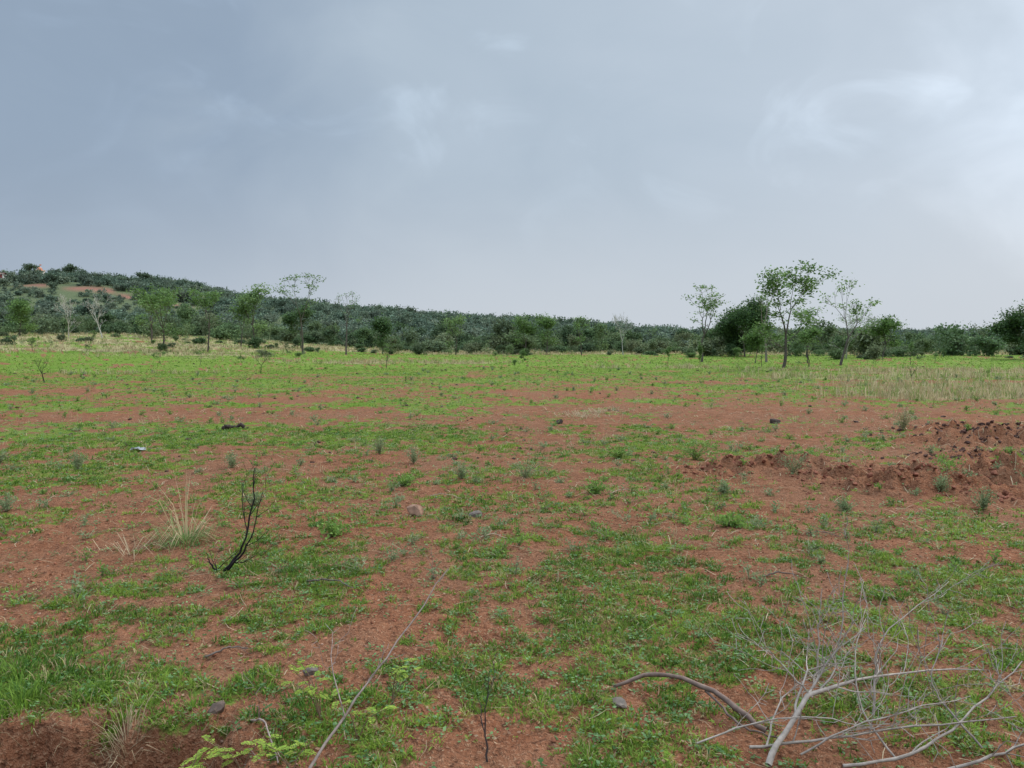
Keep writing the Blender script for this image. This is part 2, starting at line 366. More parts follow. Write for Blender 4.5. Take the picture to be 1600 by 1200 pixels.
tree('siris_tree',-46.5,100,7.0,4.4,34,trunk=.4,levels=4,spread=.45,leaves=10,clump=.7,leaf=.28,cols=LT,bare=.3)
tree('siris_tree',-52.0,112,6.8,4.4,37,trunk=.4,levels=4,spread=.45,leaves=10,clump=.7,leaf=.28,cols=GR,bare=.3)
tree('siris_tree',36.5,96,6.6,3.6,35,trunk=.35,levels=4,spread=.45,leaves=10,clump=.7,leaf=.28,cols=LT,bare=.3)
tree('acacia_tree',44,92,5.2,4.6,36,trunk=.25,levels=4,spread=.55,leaves=18,clump=.8,leaf=.3,cols=GR,bare=.15)
tree('siris_tree',-8,110,5.8,3.4,38,trunk=.4,levels=4,spread=.45,leaves=8,clump=.7,leaf=.28,cols=LT,bare=.3)
tree('siris_tree',9.5,106,5.4,3.0,39,trunk=.4,levels=4,spread=.45,leaves=6,clump=.6,leaf=.26,cols=GR,bare=.4)

# ------------------------------------------------------------------ masses of distant vegetation
def archetype(seed,h,w,leaves,clump,leaf,levels=3,trunk=.15,bare=0,spread=.7,low=0):
    mb=MB(); tree_mesh(mb,np.random.RandomState(seed),(0,0,0),h,w,trunk=trunk,levels=levels,spread=spread,up=.05,nch=(2,4) if levels<4 else (2,3),leaves=leaves,clump=clump,flat=.75,leaf=leaf,cols=((.7,.75,.7),(1.5,1.45,1.4)),bark=(1.5,1.3,1.3),side=.5,k=3,thick=.016,lw=.65,bare=bare,low=low,cvar=.5)
    return mb
def mass(name,arch,px,py,sc,pal,rng,mats,zvar=(.65,1.35)):
    out=MB(); pz=H(px,py)-.12
    AR=[(np.concatenate(a.V),np.concatenate(a.C),a.F) for a in arch]
    for i in range(len(px)):
        V,C,Fs=AR[rng.randint(len(AR))]
        th=rng.uniform(0,2*PI); c,s=math.cos(th),math.sin(th); k=sc[i]; kz=k*rng.uniform(*zvar)
        W=np.stack([(V[:,0]*c-V[:,1]*s)*k+px[i],(V[:,0]*s+V[:,1]*c)*k+py[i],V[:,2]*kz+pz[i]],1)
        tint=np.array(pal[rng.randint(len(pal))])*rng.uniform(.85,1.2)
        n0=out.n; out.V.append(W); out.C.append(C*tint)
        for F,m in Fs: out.F.append((F+n0,m))
        out.n+=len(W)
    return out.build(name,mats)
rng=np.random.RandomState(77)
arch=[archetype(100+i,3.6,rng.uniform(4.0,6.5),18,.95,.42,low=14,spread=.85) for i in range(5)]+[archetype(120+i,5.2,4.2,10,.8,.38,levels=4,trunk=.35,spread=.5,bare=.2) for i in range(3)]+[archetype(130+i,4.8,3.8,4,.7,.3,levels=4,trunk=.3,spread=.5,bare=.6) for i in range(3)]+[archetype(140+i,2.2,4.4,16,.8,.4,low=16,spread=.9) for i in range(2)]
PAL=[(.085,.135,.060),(.105,.155,.068),(.125,.170,.078),(.078,.118,.060),(.145,.170,.092),(.110,.145,.078)]
n=760
x=rng.uniform(-130,130,n); y=rng.uniform(116,172,n)
m2=(x>22)&(rng.rand(n)<.5); y[m2]=rng.uniform(92,150,m2.sum())
ok=(np.abs(x)<.85*y+6)&(fbm(x/9,y/12,2,72)>-.5); ok&=~((x<-22)&(y<128)&(rng.rand(n)<.75)); x=x[ok];y=y[ok]
mass('distant_treeline',arch,x,y,rng.uniform(.3,1.0,len(x))**1.1,PAL,rng,[M_bark,M_far])
x=rng.uniform(-100,100,420); y=rng.uniform(84,118,420); ok=(np.abs(x)<.8*y)&(fbm(x/14,y/10,2,71)>-.02)&~((x>-22)&(x<18)&(y<106)); x=x[ok];y=y[ok]
mass('scrub',arch,x,y,rng.uniform(.12,.42,len(x)),PAL,rng,[M_bark,M_far])
arch2=[archetype(200+i,3.0,rng.uniform(3.4,5.4),14,1.1,.62,levels=2,low=8) for i in range(6)]
PAL_HAZE=[(.115,.162,.112),(.133,.176,.118),(.106,.150,.108),(.146,.180,.126),(.125,.160,.120)]  # bluish distance haze is painted into these hill foliage colours
n=6400; x=rng.uniform(-290,290,n); y=160+(rng.rand(n)**.8)*170
ok=(cutf(x,y)<.05)&(np.abs(x)<.85*y+15)&~((x>-160)&(x<-98)&(y>243)&(y<251.5))&~((x>-180)&(x<-164)&(y>274)&(y<292))&~((x>-180)&(x<-169)&(y>254)&(y<270))&(fbm(x/14,y/14,2,81)>-.75)
x=x[ok];y=y[ok]; scs=rng.uniform(.35,1.05,len(x)); scs=np.where((x>-165)&(x<-95)&(y>218)&(y<243),scs*.65,scs)
mass('hill_scrub',arch2,x,y,scs,PAL_HAZE,rng,[M_bark,M_far])
for i,(tx,ty,hh,ww) in enumerate([(-178.5,286,5.0,6),(-164,290,5,4.5),(-166,292,4.0,5),(-140,296,4,5)]):
    tree('hilltop_tree',tx,ty,hh,ww,300+i,trunk=.3,levels=3,spread=.6,leaves=24,clump=1.2,leaf=.6,cols=((.08,.115,.07),(.12,.16,.09)))

# ------------------------------------------------------------------ hill buildings
def box(mb,c,s,col,mat=0):
    c=np.array(c);s=np.array(s)/2
    V=np.array([[i,j,k] for i in(-1,1) for j in(-1,1) for k in(-1,1)])*s+c
    mb.add(V,[[0,1,3,2],[4,6,7,5],[0,4,5,1],[2,3,7,6],[0,2,6,4],[1,5,7,3]],mat,col)
def empty(name,loc):
    e=bpy.data.objects.new(name,None); e.location=loc; bpy.context.scene.collection.objects.link(e); return e
def child(mb,name,par,mats=None,smooth=False):
    o=mb.build(name,mats or [M_paint],smooth,loc=tuple(par.location)); o.parent=par; o.location=(0,0,0); return o
bx,by=-172.5,285; bz=Hs(bx,by)-.2
sh=empty('hilltop_shrine',(bx,by,bz))
m=MB(); box(m,(bx,by,bz+.3),(4.6,3.8,1.2),(.45,.42,.38)); child(m,'plinth',sh)
m=MB(); box(m,(bx-.3,by,bz+1.5),(2.4,2.2,1.2),(.62,.58,.54)); box(m,(bx-.3,by,bz+2.2),(2.8,2.5,.2),(.65,.38,.22)); child(m,'walls',sh)
m=MB(); box(m,(bx-.3,by-1.13,bz+1.4),(.7,.06,1.0),(.12,.05,.04)); child(m,'door',sh)
m=MB(); 
zz=np.linspace(0,1,9); prof=.9*np.sqrt(np.clip(1-zz**1.7,0,1))+.03
tube(m,np.stack([0*zz+bx-.3,0*zz+by,bz+2.3+zz*1.2],1),prof,16,0,(.62,.24,.14)); child(m,'dome',sh,smooth=True)
m=MB(); tube(m,[(bx-.3,by,bz+3.4),(bx-.3,by,bz+4.6)],[.05,.04],5,0,(.4,.4,.4)); m.add([(bx-.3,by,bz+4.5),(bx+.6,by+.1,bz+4.3),(bx-.3,by,bz+3.9)],[[0,1,2]],0,(.7,.2,.05)); child(m,'flag',sh)
bx,by=-174.5,266; bz=Hs(bx,by)
hu=empty('hillside_hut',(bx,by,bz))
m=MB(); box(m,(bx,by,bz+.8),(2.6,2.4,1.7),(.5,.47,.45)); child(m,'walls',hu)
m=MB(); box(m,(bx+.7,by-1.23,bz+.75),(.7,.06,1.5),(.25,.06,.05)); box(m,(bx-.6,by-1.23,bz+1.0),(.7,.06,.6),(.1,.08,.08)); child(m,'door_and_window',hu)
m=MB(); m.add([(bx-1.5,by-1.5,bz+1.67),(bx+1.5,by-1.5,bz+1.67),(bx+1.5,by,bz+2.2),(bx-1.5,by,bz+2.2),(bx-1.5,by+1.5,bz+1.67),(bx+1.5,by+1.5,bz+1.67)],[[0,1,2,3],[3,2,5,4]],0,(.22,.13,.11)); child(m,'roof',hu)

# ------------------------------------------------------------------ stones, clods
def ico():
    import bmesh
    bm=bmesh.new(); bmesh.ops.create_icosphere(bm,subdivisions=2,radius=1)
    V=np.array([v.co[:] for v in bm.verts]); F=np.array([[v.index for v in f.verts] for f in bm.faces]); bm.free(); return V,F
IV,IF=ico()
def rock(mb,rng,p,s,col,fl=.65,rough=.4,mat=0,cut=.58):
    o=rng.uniform(0,99,3); V=IV*(1+rough*(pn(IV[:,0]*1.3+o[0],IV[:,1]*1.3+IV[:,2]*1.1+o[1])+.4*pn(IV[:,0]*3+o[1],IV[:,2]*3+o[2]))[:,None])
    for q in range(5):
        nn=rng.normal(0,1,3); nn/=np.linalg.norm(nn); dd=V@nn; V=V-np.clip(dd-cut,0,9)[:,None]*nn
    V=V*np.array([1,rng.uniform(.6,.95),fl])*s; th=rng.uniform(0,6.28); c,sn=math.cos(th),math.sin(th)
    V=np.stack([V[:,0]*c-V[:,1]*sn,V[:,0]*sn+V[:,1]*c,V[:,2]],1)
    mb.add(V+np.array(p),IF,mat,col)
def rock_obj(name,x,y,s,col,fl=.7,seed=1):
    mb=MB(); z=Hs(x,y); rock(mb,np.random.RandomState(seed),(x,y,z+s*fl*.25),s,col,fl); mb.build(name,[M_stone],False,(x,y,z))
rock_obj('boulder',-1.19,9.55,.125,(.26,.15,.10),.9,1)
rock_obj('stone',-.45,9.6,.085,(.17,.135,.11),.8,2)
rock_obj('stone',-1.33,4.98,.055,(.14,.11,.09),.8,3)
rock_obj('stone',-1.73,4.42,.065,(.13,.09,.07),.8,4)
rock_obj('stone',.64,4.52,.065,(.18,.14,.11),.6,5)
rock_obj('stone',6.9,20.3,.17,(.07,.05,.04),.6,7)
rock_obj('stone',1.2,19.6,.15,(.05,.036,.03),.7,8)
rng=np.random.RandomState(9)
st=MB()
for i in range(220):
    rr=14*(75/14)**rng.rand(); a=math.radians(rng.uniform(-40,40)); x,y=rr*math.sin(a),rr*math.cos(a)
    s=rng.uniform(.015,.050)*(1+rr/35); t=rng.rand(); col=(.055+.06*t,.032+.035*t,.025+.022*t)
    rock(st,rng,(x,y,Hs(x,y)+s*.1),s,col,.6)
for i in range(300):
    x,y=[float(v[0]) for v in wedge(rng,1,3,9)]; s=rng.uniform(.005,.015); t=rng.rand()
    rock(st,rng,(x,y,Hs(x,y)+s*.3),s,(.18+.16*t,.10+.11*t,.065+.08*t),.6)
st.build('scattered_stones',[M_stone],False)
cl=MB()
for i in range(2400):
    x,y=[float(v[0]) for v in wedge(rng,1,3,11)]
    if float(cover(np.array([x]),np.array([y]))[0])>rng.uniform(.2,1.1): continue
    s=rng.uniform(.004,.020); t=rng.rand(); rock(cl,rng,(x,y,Hs(x,y)+s*.2),s,(.19+.17*t,.072+.07*t,.036+.043*t),.7,.5)
for cx,cy,rx,ry,h in MOUNDS:
    dark=cx>8.2
    for i in range(int(120*rx)):
        x=cx+rng.normal(0,rx*.65); y=cy+rng.normal(0,ry*.7); s=rng.uniform(.012,.055)*(1.35 if rx>1.5 else 1); t=rng.rand()
        c=(.05+.06*t,.027+.025*t,.020+.018*t) if dark else (.14+.12*t,.052+.045*t,.028+.03*t)
        rock(cl,rng,(x,y,Hs(x,y)-s*.1),s,c,.75,.65)
cl.build('soil_clods',[M_clod],False)

# ------------------------------------------------------------------ litter
lt=MB(); rs=np.random.RandomState(15)
n=4200; x,y=wedge(rs,n,3,26); z=H(x,y)
az=rs.uniform(0,2*PI,n); L=rs.uniform(.03,.18,n)*(1+y/18)
x2=x+np.cos(az)*L; y2=y+np.sin(az)*L; z2=H(x2,y2)+rs.uniform(0,.03,n)
w=(.0014+.0003*y); s=np.stack([-np.sin(az)*w,np.cos(az)*w,0*az],1)
P0=np.stack([x,y,z+.012],1);P1=np.stack([x2,y2,z2+.014],1);Pm=(P0+P1)/2+np.stack([rs.normal(0,.01,n),rs.normal(0,.01,n),.004+0*x],1)
V=np.stack([P0-s,P0+s,Pm+s,Pm-s,P1+s*.5,P1-s*.5],1).reshape(-1,3)
k6=np.arange(n)[:,None]*6
cc=np.repeat(lerpc((.26,.17,.10),(.56,.45,.28),rs.rand(n)),6,0)
lt.add(V,np.concatenate([k6+np.array([[0,1,2,3]]),k6+np.array([[3,2,4,5]])]),0,cc)
n=9000; x,y=wedge(rs,n,3,13); dens=.3+.7*gs(x,y,.2,5,1.8,1.3); ok=rs.rand(n)<dens; x=x[ok];y=y[ok];n=len(x)
L=rs.uniform(.010,.034,n); D=np.stack([np.cos(x*999),np.sin(x*999),rs.uniform(-.3,.5,n)],1)
rhombs(lt,np.stack([x,y,H(x,y)+.012],1),D,rs.normal(0,.4,(n,3))+np.array([0,0,1]),L,L*.6,lerpc((.26,.14,.08),(.48,.33,.20),rs.rand(n)))
lt.build('dry_litter',[M_grass])

# ------------------------------------------------------------------ weeds / small shrubs
def shrub(mb,rng,x,y,h,w,c0,c1,leaf=.03,nst=9,dens=16,stemcol=(.22,.21,.12)):
    z=Hs(x,y)
    for i in range(nst):
        a=rng.uniform(0,2*PI); rr=rng.uniform(.1,1)*w*.5; hh=h*rng.uniform(.55,1)*(1-.3*rr/(w*.5))
        P=smooth_line([(x,y,z-.01),(x+.35*rr*math.cos(a),y+.35*rr*math.sin(a),z+hh*.5),(x+rr*math.cos(a),y+rr*math.sin(a),z+hh)],6)
        tube(mb,P,np.linspace(.003,.0012,6)*(1+y/20),3,0,stemcol)
        n=dens; t=rng.uniform(.2,1,n)*5; i0=np.minimum(t.astype(int),4); f=(t-i0)[:,None]; Q=P[i0]*(1-f)+P[i0+1]*f+rng.normal(0,.02+.02*h,(n,3))
        L=leaf*rng.uniform(.6,1.4,n); rhombs(mb,Q,rng.normal(0,1,(n,3))+np.array([0,0,.4]),rng.normal(0,1,(n,3)),L,L*.5,lerpc(c0,c1,rng.rand(n)),1)
GG=((.15,.21,.085),(.30,.36,.18)); GB=((.11,.21,.040),(.25,.38,.08))
spots=[(-2.55,14.8,.40,.55,GG),(-1.75,13.7,.38,.6,GG),(.2,12.1,.38,.95,GG),(-.8,12.1,.28,.5,GG),(3.4,14.2,.42,.95,GB),(4.5,12.3,.48,.8,GG),(6.0,10.7,.3,.4,GG),(6.1,9.9,.35,.35,GG),
(-7.3,12.9,.42,.35,GG),(-1.6,11.4,.22,.6,GB),(9.3,18.3,.8,.6,((.26,.28,.12),(.40,.38,.2))),(2.0,14.5,.26,.6,GB),(5.3,13.8,.26,.6,GB),(-6.4,9.7,.26,.5,GG),(7.3,12.8,.26,.9,GB),(4.3,9.9,.2,.4,GG),(-9,13.5,.26,.8,GG),(-4.8,13.2,.3,.5,GG),(3.0,10.9,.22,.4,GG),(1.2,10.9,.2,.4,GB),(-3.4,10.1,.22,.5,GG),(-2.0,8.6,.18,.5,GB),(2.6,9.0,.15,.5,GB)]
for i,(x,y,h,w,c) in enumerate(spots):
    mb=MB(); shrub(mb,np.random.RandomState(400+i),x,y,h,w,c[0],c[1],.028 if c is GG else .042,18,28); mb.build('weed_plant',[M_bark,M_leaf],loc=(x,y,Hs(x,y)))
mb=MB(); rng=np.random.RandomState(55)
for i in range(440):
    rr=7*(60/7)**rng.rand(); a=math.radians(rng.uniform(-40,40)); x,y=rr*math.sin(a),rr*math.cos(a)
    c=GG if rng.rand()<.5 else GB
    shrub(mb,rng,x,y,rng.uniform(.05,.15)*(1+rr/50),rng.uniform(.15,.55),c[0],c[1],.022+.0012*rr,6,10)
mb.build('scattered_weeds',[M_bark,M_leaf])

def bare(name,x,y,h,w,seed,col=(.045,.035,.03),levels=3,trunk=.3,spread=.5,thick=.012,leaves=0):
    return tree(name,x,y,h,w,seed,trunk=trunk,levels=levels,spread=spread,leaves=leaves,bark=col,thick=thick,clump=.15,leaf=.08,cols=GR)
bare('burnt_shrub',-23.6,39,1.3,1.1,501,trunk=.1,thick=.026,levels=4,spread=.4)
bare('burnt_shrub',-17.2,53,1.2,1.7,502,trunk=.1,thick=.026,levels=4)
bare('burnt_shrub',19.8,38,1.1,1.2,503,trunk=.2,thick=.024)
bare('burnt_shrub',-14.0,36,.8,.9,504,trunk=.15,thick=.016,col=(.14,.11,.08))
bare('sapling',-10.1,62,1.9,.8,505,trunk=.6,leaves=5)
bare('sapling',23.8,62,2.4,2.0,506,trunk=.4,leaves=10,thick=.02)
rng=np.random.RandomState(66)
for i in range(26):
    y=rng.uniform(58,100); x=rng.uniform(-.62,.62)*y
    bare('sapling',x,y,rng.uniform(.5,2.2),rng.uniform(.3,1.5),600+i,trunk=rng.uniform(.2,.6),leaves=int(rng.choice([0,3,6,10])),col=(.09,.075,.06),thick=.014,levels=4)

# ------------------------------------------------------------------ stems
def stems(name,lines,mats,col,twigs=0,tw=.15,seed=1,k=6,mat=0,thorn=0,mn=.0014):
    mb=MB(); rng=np.random.RandomState(seed)
    for P,r0,r1 in lines:
        Q=smooth_line(P,14); Q=Q+rng.normal(0,r0*.5,Q.shape); n=len(Q)
        c=np.array(col)*rng.uniform(.8,1.15); rad=np.linspace(r0,r1,n)*rng.uniform(.85,1.15,n)
        tube(mb,Q,rad,k,0,c)
        for t in range(twigs):
            i=rng.randint(3,n-1); d=(Q[i]-Q[i-1]); d/=np.linalg.norm(d); dd=d+rng.normal(0,.6,3); dd[2]+=.25
            o=[];tp=[]; grow(rng,Q[i],dd,tw*rng.uniform(.5,1.3),rad[i]*.55,0,1+rng.randint(0,2),o,tp,.5,.05,(1,2),.13,.65,.3)
            for p,r,l in o: tube(mb,p,np.maximum(r,mn),4,0,c*rng.uniform(.85,1.15))
    return mb
z=Hs(-2.75,7.2)
b=(-2.75,7.2,z-.02)
mb=stems('s',[([b,(-2.56,7.18,z+.22),(-2.45,7.2,z+.60),(-2.41,7.2,z+1.0)],.015,.004),
 ([(-2.74,7.2,z),(-2.52,7.1,z+.20),(-2.39,7.08,z+.46),(-2.31,7.08,z+.80)],.012,.003),
 ([b,(-2.84,7.2,z+.08),(-2.88,7.18,z+.2)],.010,.003),
 ([(-2.50,7.2,z+.4),(-2.55,7.25,z+.62),(-2.56,7.28,z+.85)],.006,.002),
 ([(-2.62,7.15,z+.12),(-2.5,7.1,z+.14),(-2.38,7.05,z+.2)],.007,.002)],None,(.028,.022,.022),4,.16,3)
mb.build('burnt_sapling',[M_twig],True,b)

def clump(name,x,y,n,h,spread,c0,c1,seed,w=.006,lo=.1,hi=.8,n2=0):
    rs=np.random.RandomState(seed); mb=MB(); z=Hs(x,y)
    def part(n,h,c0,c1,lo,hi,sp,w):
        a=rs.uniform(0,2*PI,n); rr=np.abs(rs.normal(0,sp,n))
        B=np.stack([x+rr*np.cos(a),y+rr*np.sin(a),z-.01+0*a],1); B[:,2]=H(B[:,0],B[:,1])-.005
        blades(mb,B,a+rs.normal(0,.3,n),rs.uniform(lo,hi,n),h*rs.uniform(.35,1.15,n),w*rs.uniform(.6,1.2,n),lerpc(c0,c1,rs.rand(n)),0,.5)
    part(n,h,c0,c1,lo,hi,spread,w)
    if n2: part(n2,h*.36,(.10,.19,.05),(.24,.33,.11),.4,.9,spread*2.0,w)
    mb.build(name,[M_grass],loc=(x,y,z))
clump('dry_grass_tuft',-3.55,8.3,48,.85,.10,(.40,.29,.15),(.60,.48,.28),1,.008,.15,1.0,300)
clump('dry_grass_tuft',-3.9,7.8,34,.65,.18,(.36,.26,.15),(.54,.43,.27),2,.006,.8,1.0)
clump('dry_grass_tuft',-2.15,4.2,80,.30,.06,(.28,.20,.11),(.50,.39,.24),3,.004,.3,.98)
clump('dry_grass_tuft',-6.9,9.6,50,.3,.1,(.3,.24,.14),(.5,.42,.26),4,.006,.3,.9)
clump('dry_grass_tuft',1.9,21.5,80,.5,.3,(.34,.27,.16),(.5,.42,.26),5,.014,.6,.98)
clump('dry_grass_tuft',2.6,23,60,.45,.4,(.34,.27,.16),(.5,.42,.26),6,.014,.6,.98)
for i,(x,y,n,h,sp) in enumerate([(-2.95,4.55,420,.13,.16),(-2.55,4.75,300,.10,.14),(-3.2,4.9,300,.10,.16),(-2.15,4.95,150,.08,.1),(-2.75,5.15,200,.08,.14),(-1.9,4.5,120,.09,.08),(-3.45,4.4,250,.12,.15)]):
    clump('green_grass_tuft',x,y,n,h,sp,(.07,.15,.02),(.20,.32,.045),20+i,.006,.2,.95)
rs=np.random.RandomState(31); mb=MB()
n=260; x=rs.uniform(-3.6,-1.3,n); y=4.28+rs.normal(0,.10,n)
blades(mb,np.stack([x,y,H(x,y)],1),rs.uniform(PI,2*PI,n),rs.uniform(.3,1,n),rs.uniform(.06,.25,n),np.full(n,.0035),lerpc((.2,.14,.08),(.42,.34,.2),rs.rand(n)))
mb.build('dead_roots',[M_grass])

G=(.31,.255,.21)
L_=[([(1.31,3.85,.0),(1.42,3.95,.12),(1.63,4.1,.26),(1.88,4.2,.30),(2.3,4.35,.29),(2.8,4.5,.24)],.018,.003),
([(1.60,4.1,.25),(1.72,4.2,.36),(1.86,4.3,.50),(1.98,4.5,.88)],.008,.002),
([(2.06,4.3,.05),(2.12,4.4,.25),(2.22,4.5,.46),(2.76,4.8,.67)],.008,.002),
([(1.63,4.1,.26),(1.48,4.15,.42),(1.37,4.2,.52)],.006,.002),
([(1.70,4.2,.30),(1.74,4.3,.5),(1.79,4.4,.76)],.006,.002),
([(1.25,3.95,.06),(1.6,3.95,.10),(2.1,4.0,.14),(2.75,4.1,.15)],.009,.003),
([(1.7,3.85,.02),(2.1,3.9,.06),(2.5,4.1,.18),(2.9,4.3,.38)],.010,.003),
([(2.0,3.9,.02),(1.9,4.1,.2),(1.95,4.3,.42),(2.1,4.5,.55)],.006,.002),
([(1.0,4.05,.03),(1.3,4.05,.14),(1.6,4.0,.20),(1.9,3.95,.16)],.006,.002),
([(2.5,4.0,.03),(2.4,4.3,.22),(2.55,4.5,.40)],.006,.002),
([(2.2,3.8,.02),(2.6,3.85,.12),(3.1,4.0,.2)],.009,.003),
([(1.35,4.0,.03),(1.5,4.2,.2),(1.75,4.35,.28)],.006,.002),
([(1.5,3.9,.05),(1.7,3.85,.2),(2.0,3.85,.3),(2.4,3.95,.33)],.006,.002)]
mb=stems('t',L_,None,G,8,.24,5,mn=.0019); mb.build('thorny_dead_branches',[M_twig],True,(1.9,4.1,0))
mb=stems('t',[([(.64,4.72,.03),(.80,4.70,.10),(.98,4.66,.13),(1.18,4.50,.11),(1.32,4.33,.06),(1.42,4.2,.02)],.012,.016),([(1.16,4.52,.10),(1.28,4.2,.05),(1.45,4.05,.05)],.008,.004)],None,(.17,.115,.09),1,.1,6,8)
mb.build('curved_branch',[M_twig],True,(1,4.5,0))
mb=stems('t',[([(-1.05,3.8,.0),(-.88,4.1,.2),(-.68,4.4,.42),(-.40,4.8,.76)],.009,.0025),([(-.9,4.05,.18),(-1.0,4.2,.4),(-1.02,4.3,.5)],.004,.0015),([(-1.5,4.3,.02),(-1.35,4.1,.12),(-1.2,3.85,.03)],.007,.004)],None,(.32,.24,.20),4,.13,7)
mb.build('dead_stick',[M_twig],True,(-1,4,0))
mb=stems('t',[([(-.13,3.95,-.02),(-.14,3.97,.2),(-.12,4.0,.45)],.006,.002)],None,(.06,.045,.04),4,.12,8)
mb.build('dead_twig',[M_twig],True,(-.13,3.95,0))
rng=np.random.RandomState(90)
for i,(x,y,l) in enumerate([(-1.6,6.7,.5),(-.9,10.4,.5),(-2.0,5.3,.3),(1.6,11,.5),(3.5,8.6,.35),(-.2,8.4,.3),(2.5,7,.35),(-6.3,7.3,.5)]):
    a=rng.uniform(-.6,.6); c_,s_=math.cos(a)*l/2,math.sin(a)*l/2; z=Hs(x,y)+.025
    mb=stems('t',[([(x-c_,y-s_,z),(x,y+.03,z+.03),(x+c_,y+s_,z)],.008,.004)],None,(.38,.28,.19) if i%2 else (.14,.11,.09),1,.1,91+i)
    mb.build('fallen_twig',[M_twig],True,(x,y,z))
z=Hs(-6.9,18.7); mb=stems('t',[([(-7.0,18.6,z+.03),(-6.75,18.7,z+.07),(-6.45,18.75,z+.04)],.06,.04)],None,(.05,.035,.03),0,.1,99,8); mb.build('charred_log',[M_twig],True,(-6.7,18.7,z))

def pinnate(mb,rng,P,dirs,L,n=9,lf=.016,c0=(.18,.30,.04),c1=(.38,.46,.07)):
    d=np.array(dirs)/np.linalg.norm(dirs); 
    Q=np.array([P+d*L*t+np.array([0,0,-.25*L*t*t]) for t in np.linspace(0,1,n+1)])
    tube(mb,Q,np.full(n+1,.0011),3,0,(.2,.18,.06))
    s=np.cross(d,[0,0,1.]); s/=np.linalg.norm(s)+1e-9
    for sg in (-1,1):
        pp=Q[1:]; D=np.tile(s*sg+d*.35,(n,1))+rng.normal(0,.12,(n,3))
        l=lf*np.sin(np.linspace(.6,2.7,n))*rng.uniform(.85,1.15,n)+.004
        rhombs(mb,pp,D,np.tile([0,0,1.],(n,1))+rng.normal(0,.25,(n,3)),l,l*.5,lerpc(c0,c1,rng.rand(n)),1)
def seedling(x,y,h,seed,nst=4,lean=(0,0),lf=.020):
    rng=np.random.RandomState(seed); mb=MB(); z=Hs(x,y)
    for i in range(nst):
        a=rng.uniform(0,2*PI); e=np.array([x+lean[0]+math.cos(a)*h*.7,y+lean[1]+math.sin(a)*h*.3,z+h*rng.uniform(.5,1)])
        Q=smooth_line([(x,y,z-.01),(x+(e[0]-x)*.35,y+(e[1]-y)*.35,z+(e[2]-z)*.6),e],9)
        tube(mb,Q,np.linspace(.004,.0014,9),5,0,(.20,.13,.08))
        for q in range(4,9):
            if rng.rand()<.75: pinnate(mb,rng,Q[q],(rng.normal(),rng.normal(),rng.uniform(-.1,.6)),rng.uniform(.05,.11),10,lf)
    mb.build('acacia_seedling',[M_twig,M_leaf],loc=(x,y,z))
seedling(-1.10,4.35,.38,1,4,(.1,0))
seedling(-1.42,3.95,.20,2,3)
seedling(-1.12,3.82,.18,3,3)
seedling(-.72,4.5,.30,4,3)
seedling(-1.65,3.85,.14,5,2)
seedling(-.85,4.15,.3,6,2)

x,y=-7.4,15.2; z=Hs(x,y); mb=MB(); rng=np.random.RandomState(4)
u,v=np.meshgrid(np.linspace(-1,1,14),np.linspace(-1,1,10)); uu=u.ravel();vv=v.ravel()
V=np.stack([x+uu*.13+.03*pn(vv*2,uu*2,3),y+vv*.09+.03*pn(uu*2,vv*2,4),z+.02+.05*np.abs(fbm(uu*2,vv*2,3,5))+.03*(1-uu**2)],1)
i=np.arange(9)[:,None]*14; j=np.arange(13)[None]; mb.add(V,np.stack([i+j,i+j+1,i+j+15,i+j+14],-1).reshape(-1,4),0,(.36,.37,.38)); mb.build('plastic_litter',[M_paint],False,(x,y,z))

# ------------------------------------------------------------------ sky, sun, camera
sc=bpy.context.scene
w=bpy.data.worlds.new('World'); sc.world=w; w.use_nodes=True; N=w.node_tree.nodes; L=w.node_tree.links; N.clear()
SUN_EL,SUN_AZ=math.radians(38),math.radians(42)
tc=N.new('ShaderNodeTexCoord'); sx=N.new('ShaderNodeSeparateXYZ'); L.new(tc.outputs['Generated'],sx.inputs[0])
def M(op,a,b=0,c=None):
    n=N.new('ShaderNodeMath'); n.operation=op
    for k_,v in enumerate((a,b) if c is None else (a,b,c)):
        if isinstance(v,(int,float)): n.inputs[k_].default_value=v
        else: L.new(v,n.inputs[k_])
    return n.outputs[0]
def noise(sc_,det,scale3,loc=(0,0,0),dist=0,ro=.5):
    mp=N.new('ShaderNodeMapping'); mp.inputs['Scale'].default_value=scale3; mp.inputs['Location'].default_value=loc; L.new(tc.outputs['Generated'],mp.inputs[0])
    n=N.new('ShaderNodeTexNoise'); n.inputs['Scale'].default_value=sc_; n.inputs['Detail'].default_value=det; n.inputs['Roughness'].default_value=ro; n.inputs['Distortion'].default_value=dist
    L.new(mp.outputs[0],n.inputs[0]); return n.outputs[0]
def MR(s,a,b,c,d,sm=True):
    n=N.new('ShaderNodeMapRange'); n.interpolation_type='SMOOTHSTEP' if sm else 'LINEAR'; L.new(s,n.inputs[0])
    for k_,v in enumerate((a,b,c,d)): n.inputs[k_+1].default_value=v
    return n.outputs[0]
n1=noise(1.6,4,(1,1,1.8),(3.1,1,0),.4); n2=noise(3.6,5,(1,1,1.6),(1,5,2),.8,.52); n3=noise(5.5,5,(1,1,1.5),(4,2,7),1.0,.5)
t=M('ADD',sx.outputs[0],M('MULTIPLY',M('SUBTRACT',n1,.5),.6))
t=M('ADD',t,M('MULTIPLY',M('SUBTRACT',n2,.5),.55))
rp=N.new('ShaderNodeValToRGB'); cr=rp.color_ramp
L.new(MR(t,-.75,.75,0,1,False),rp.inputs[0])
els=[(0.0,(.27,.355,.47)),(.22,(.32,.41,.53)),(.48,(.455,.55,.655)),(.75,(.55,.64,.745)),(1,(.64,.71,.80))]
cr.elements[0].position=0;cr.elements[0].color=(*els[0][1],1);cr.elements[1].position=1;cr.elements[1].color=(*els[-1][1],1)
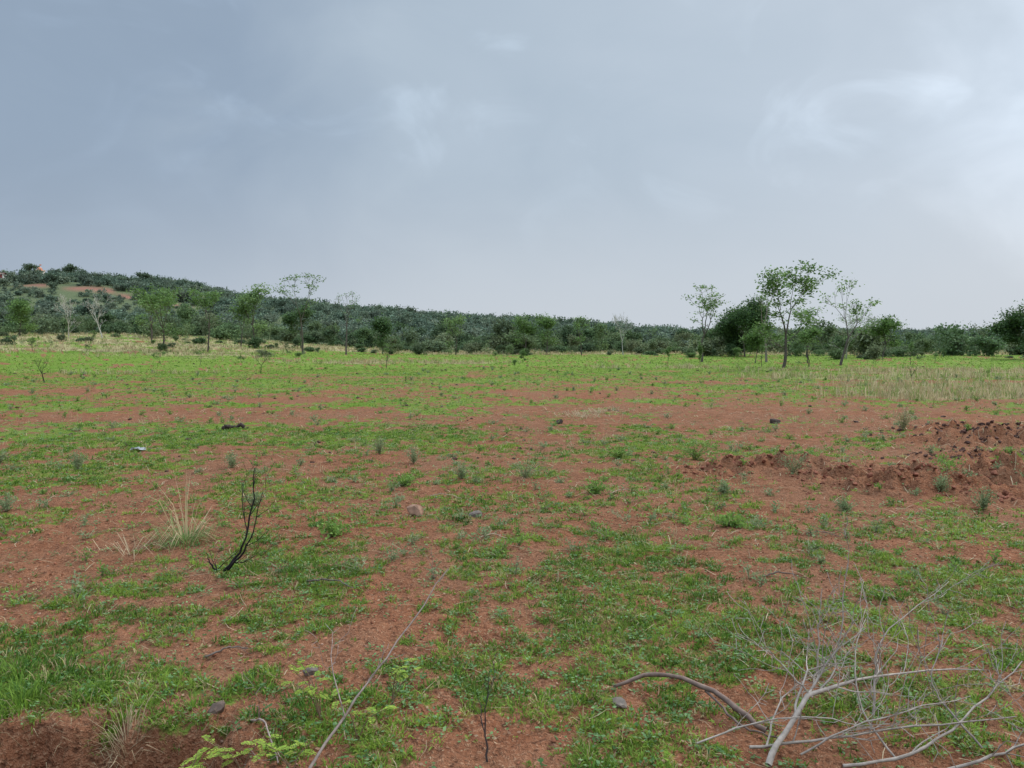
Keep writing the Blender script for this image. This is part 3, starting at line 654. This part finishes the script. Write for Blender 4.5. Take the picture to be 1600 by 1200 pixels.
for p_,c_ in els[1:-1]:
    e=cr.elements.new(p_); e.color=(*c_,1)
mx=N.new('ShaderNodeMix'); mx.data_type='RGBA'; L.new(M('MULTIPLY',MR(sx.outputs[2],-.02,.26,.9,0),MR(sx.outputs[0],-.65,-.05,.4,1)),mx.inputs[0]); L.new(rp.outputs[0],mx.inputs[6]); mx.inputs[7].default_value=(.62,.67,.73,1)
# soft lighter wisps, stronger higher up and to the left
wisp=M('MULTIPLY',MR(n3,.50,.72,0,.20),MR(sx.outputs[2],.08,.30,0,1))
mul=M('ADD',M('ADD',.98,wisp),MR(sx.outputs[2],.42,.85,0,3.5))
dv=N.new('ShaderNodeVectorMath'); dv.operation='DOT_PRODUCT'; L.new(tc.outputs['Generated'],dv.inputs[0]); 
gx,gy,gz=.66,.80,.30; gl=math.sqrt(gx*gx+gy*gy+gz*gz); dv.inputs[1].default_value=(gx/gl,gy/gl,gz/gl)
glow=MR(M('ADD',dv.outputs['Value'],M('MULTIPLY',M('SUBTRACT',n2,.5),.05)),.97,1.01,0,.38)
mul=M('ADD',mul,glow)
vs=N.new('ShaderNodeVectorMath'); vs.operation='SCALE'; L.new(mx.outputs[2],vs.inputs[0]); L.new(mul,vs.inputs['Scale'])
sky=N.new('ShaderNodeTexSky'); sky.sky_type='NISHITA'; sky.sun_disc=False; sky.sun_elevation=SUN_EL; sky.sun_rotation=SUN_AZ; sky.dust_density=3
b1=N.new('ShaderNodeBackground'); L.new(sky.outputs[0],b1.inputs[0]); b1.inputs[1].default_value=.05
b2=N.new('ShaderNodeBackground'); L.new(vs.outputs[0],b2.inputs[0]); b2.inputs[1].default_value=1.0
ms=N.new('ShaderNodeMixShader'); ms.inputs[0].default_value=.96; L.new(b1.outputs[0],ms.inputs[1]); L.new(b2.outputs[0],ms.inputs[2])
o=N.new('ShaderNodeOutputWorld'); L.new(ms.outputs[0],o.inputs[0])
sl=bpy.data.lights.new('sun','SUN'); sl.energy=1.9; sl.angle=math.radians(14); sl.color=(1,.90,.76)
so=bpy.data.objects.new('sun',sl); sc.collection.objects.link(so)
so.rotation_euler=(-(PI/2-SUN_EL),0,-SUN_AZ)
cam=bpy.data.cameras.new('camera'); cam.sensor_width=36; cam.lens=27.2; cam.clip_start=.05; cam.clip_end=9000
co=bpy.data.objects.new('camera',cam); sc.collection.objects.link(co); co.location=(0,0,2.2); co.rotation_euler=(math.radians(90-3.3),0,0)
sc.camera=co
sc.view_settings.view_transform='Standard'; sc.view_settings.look='None'; sc.view_settings.exposure=0
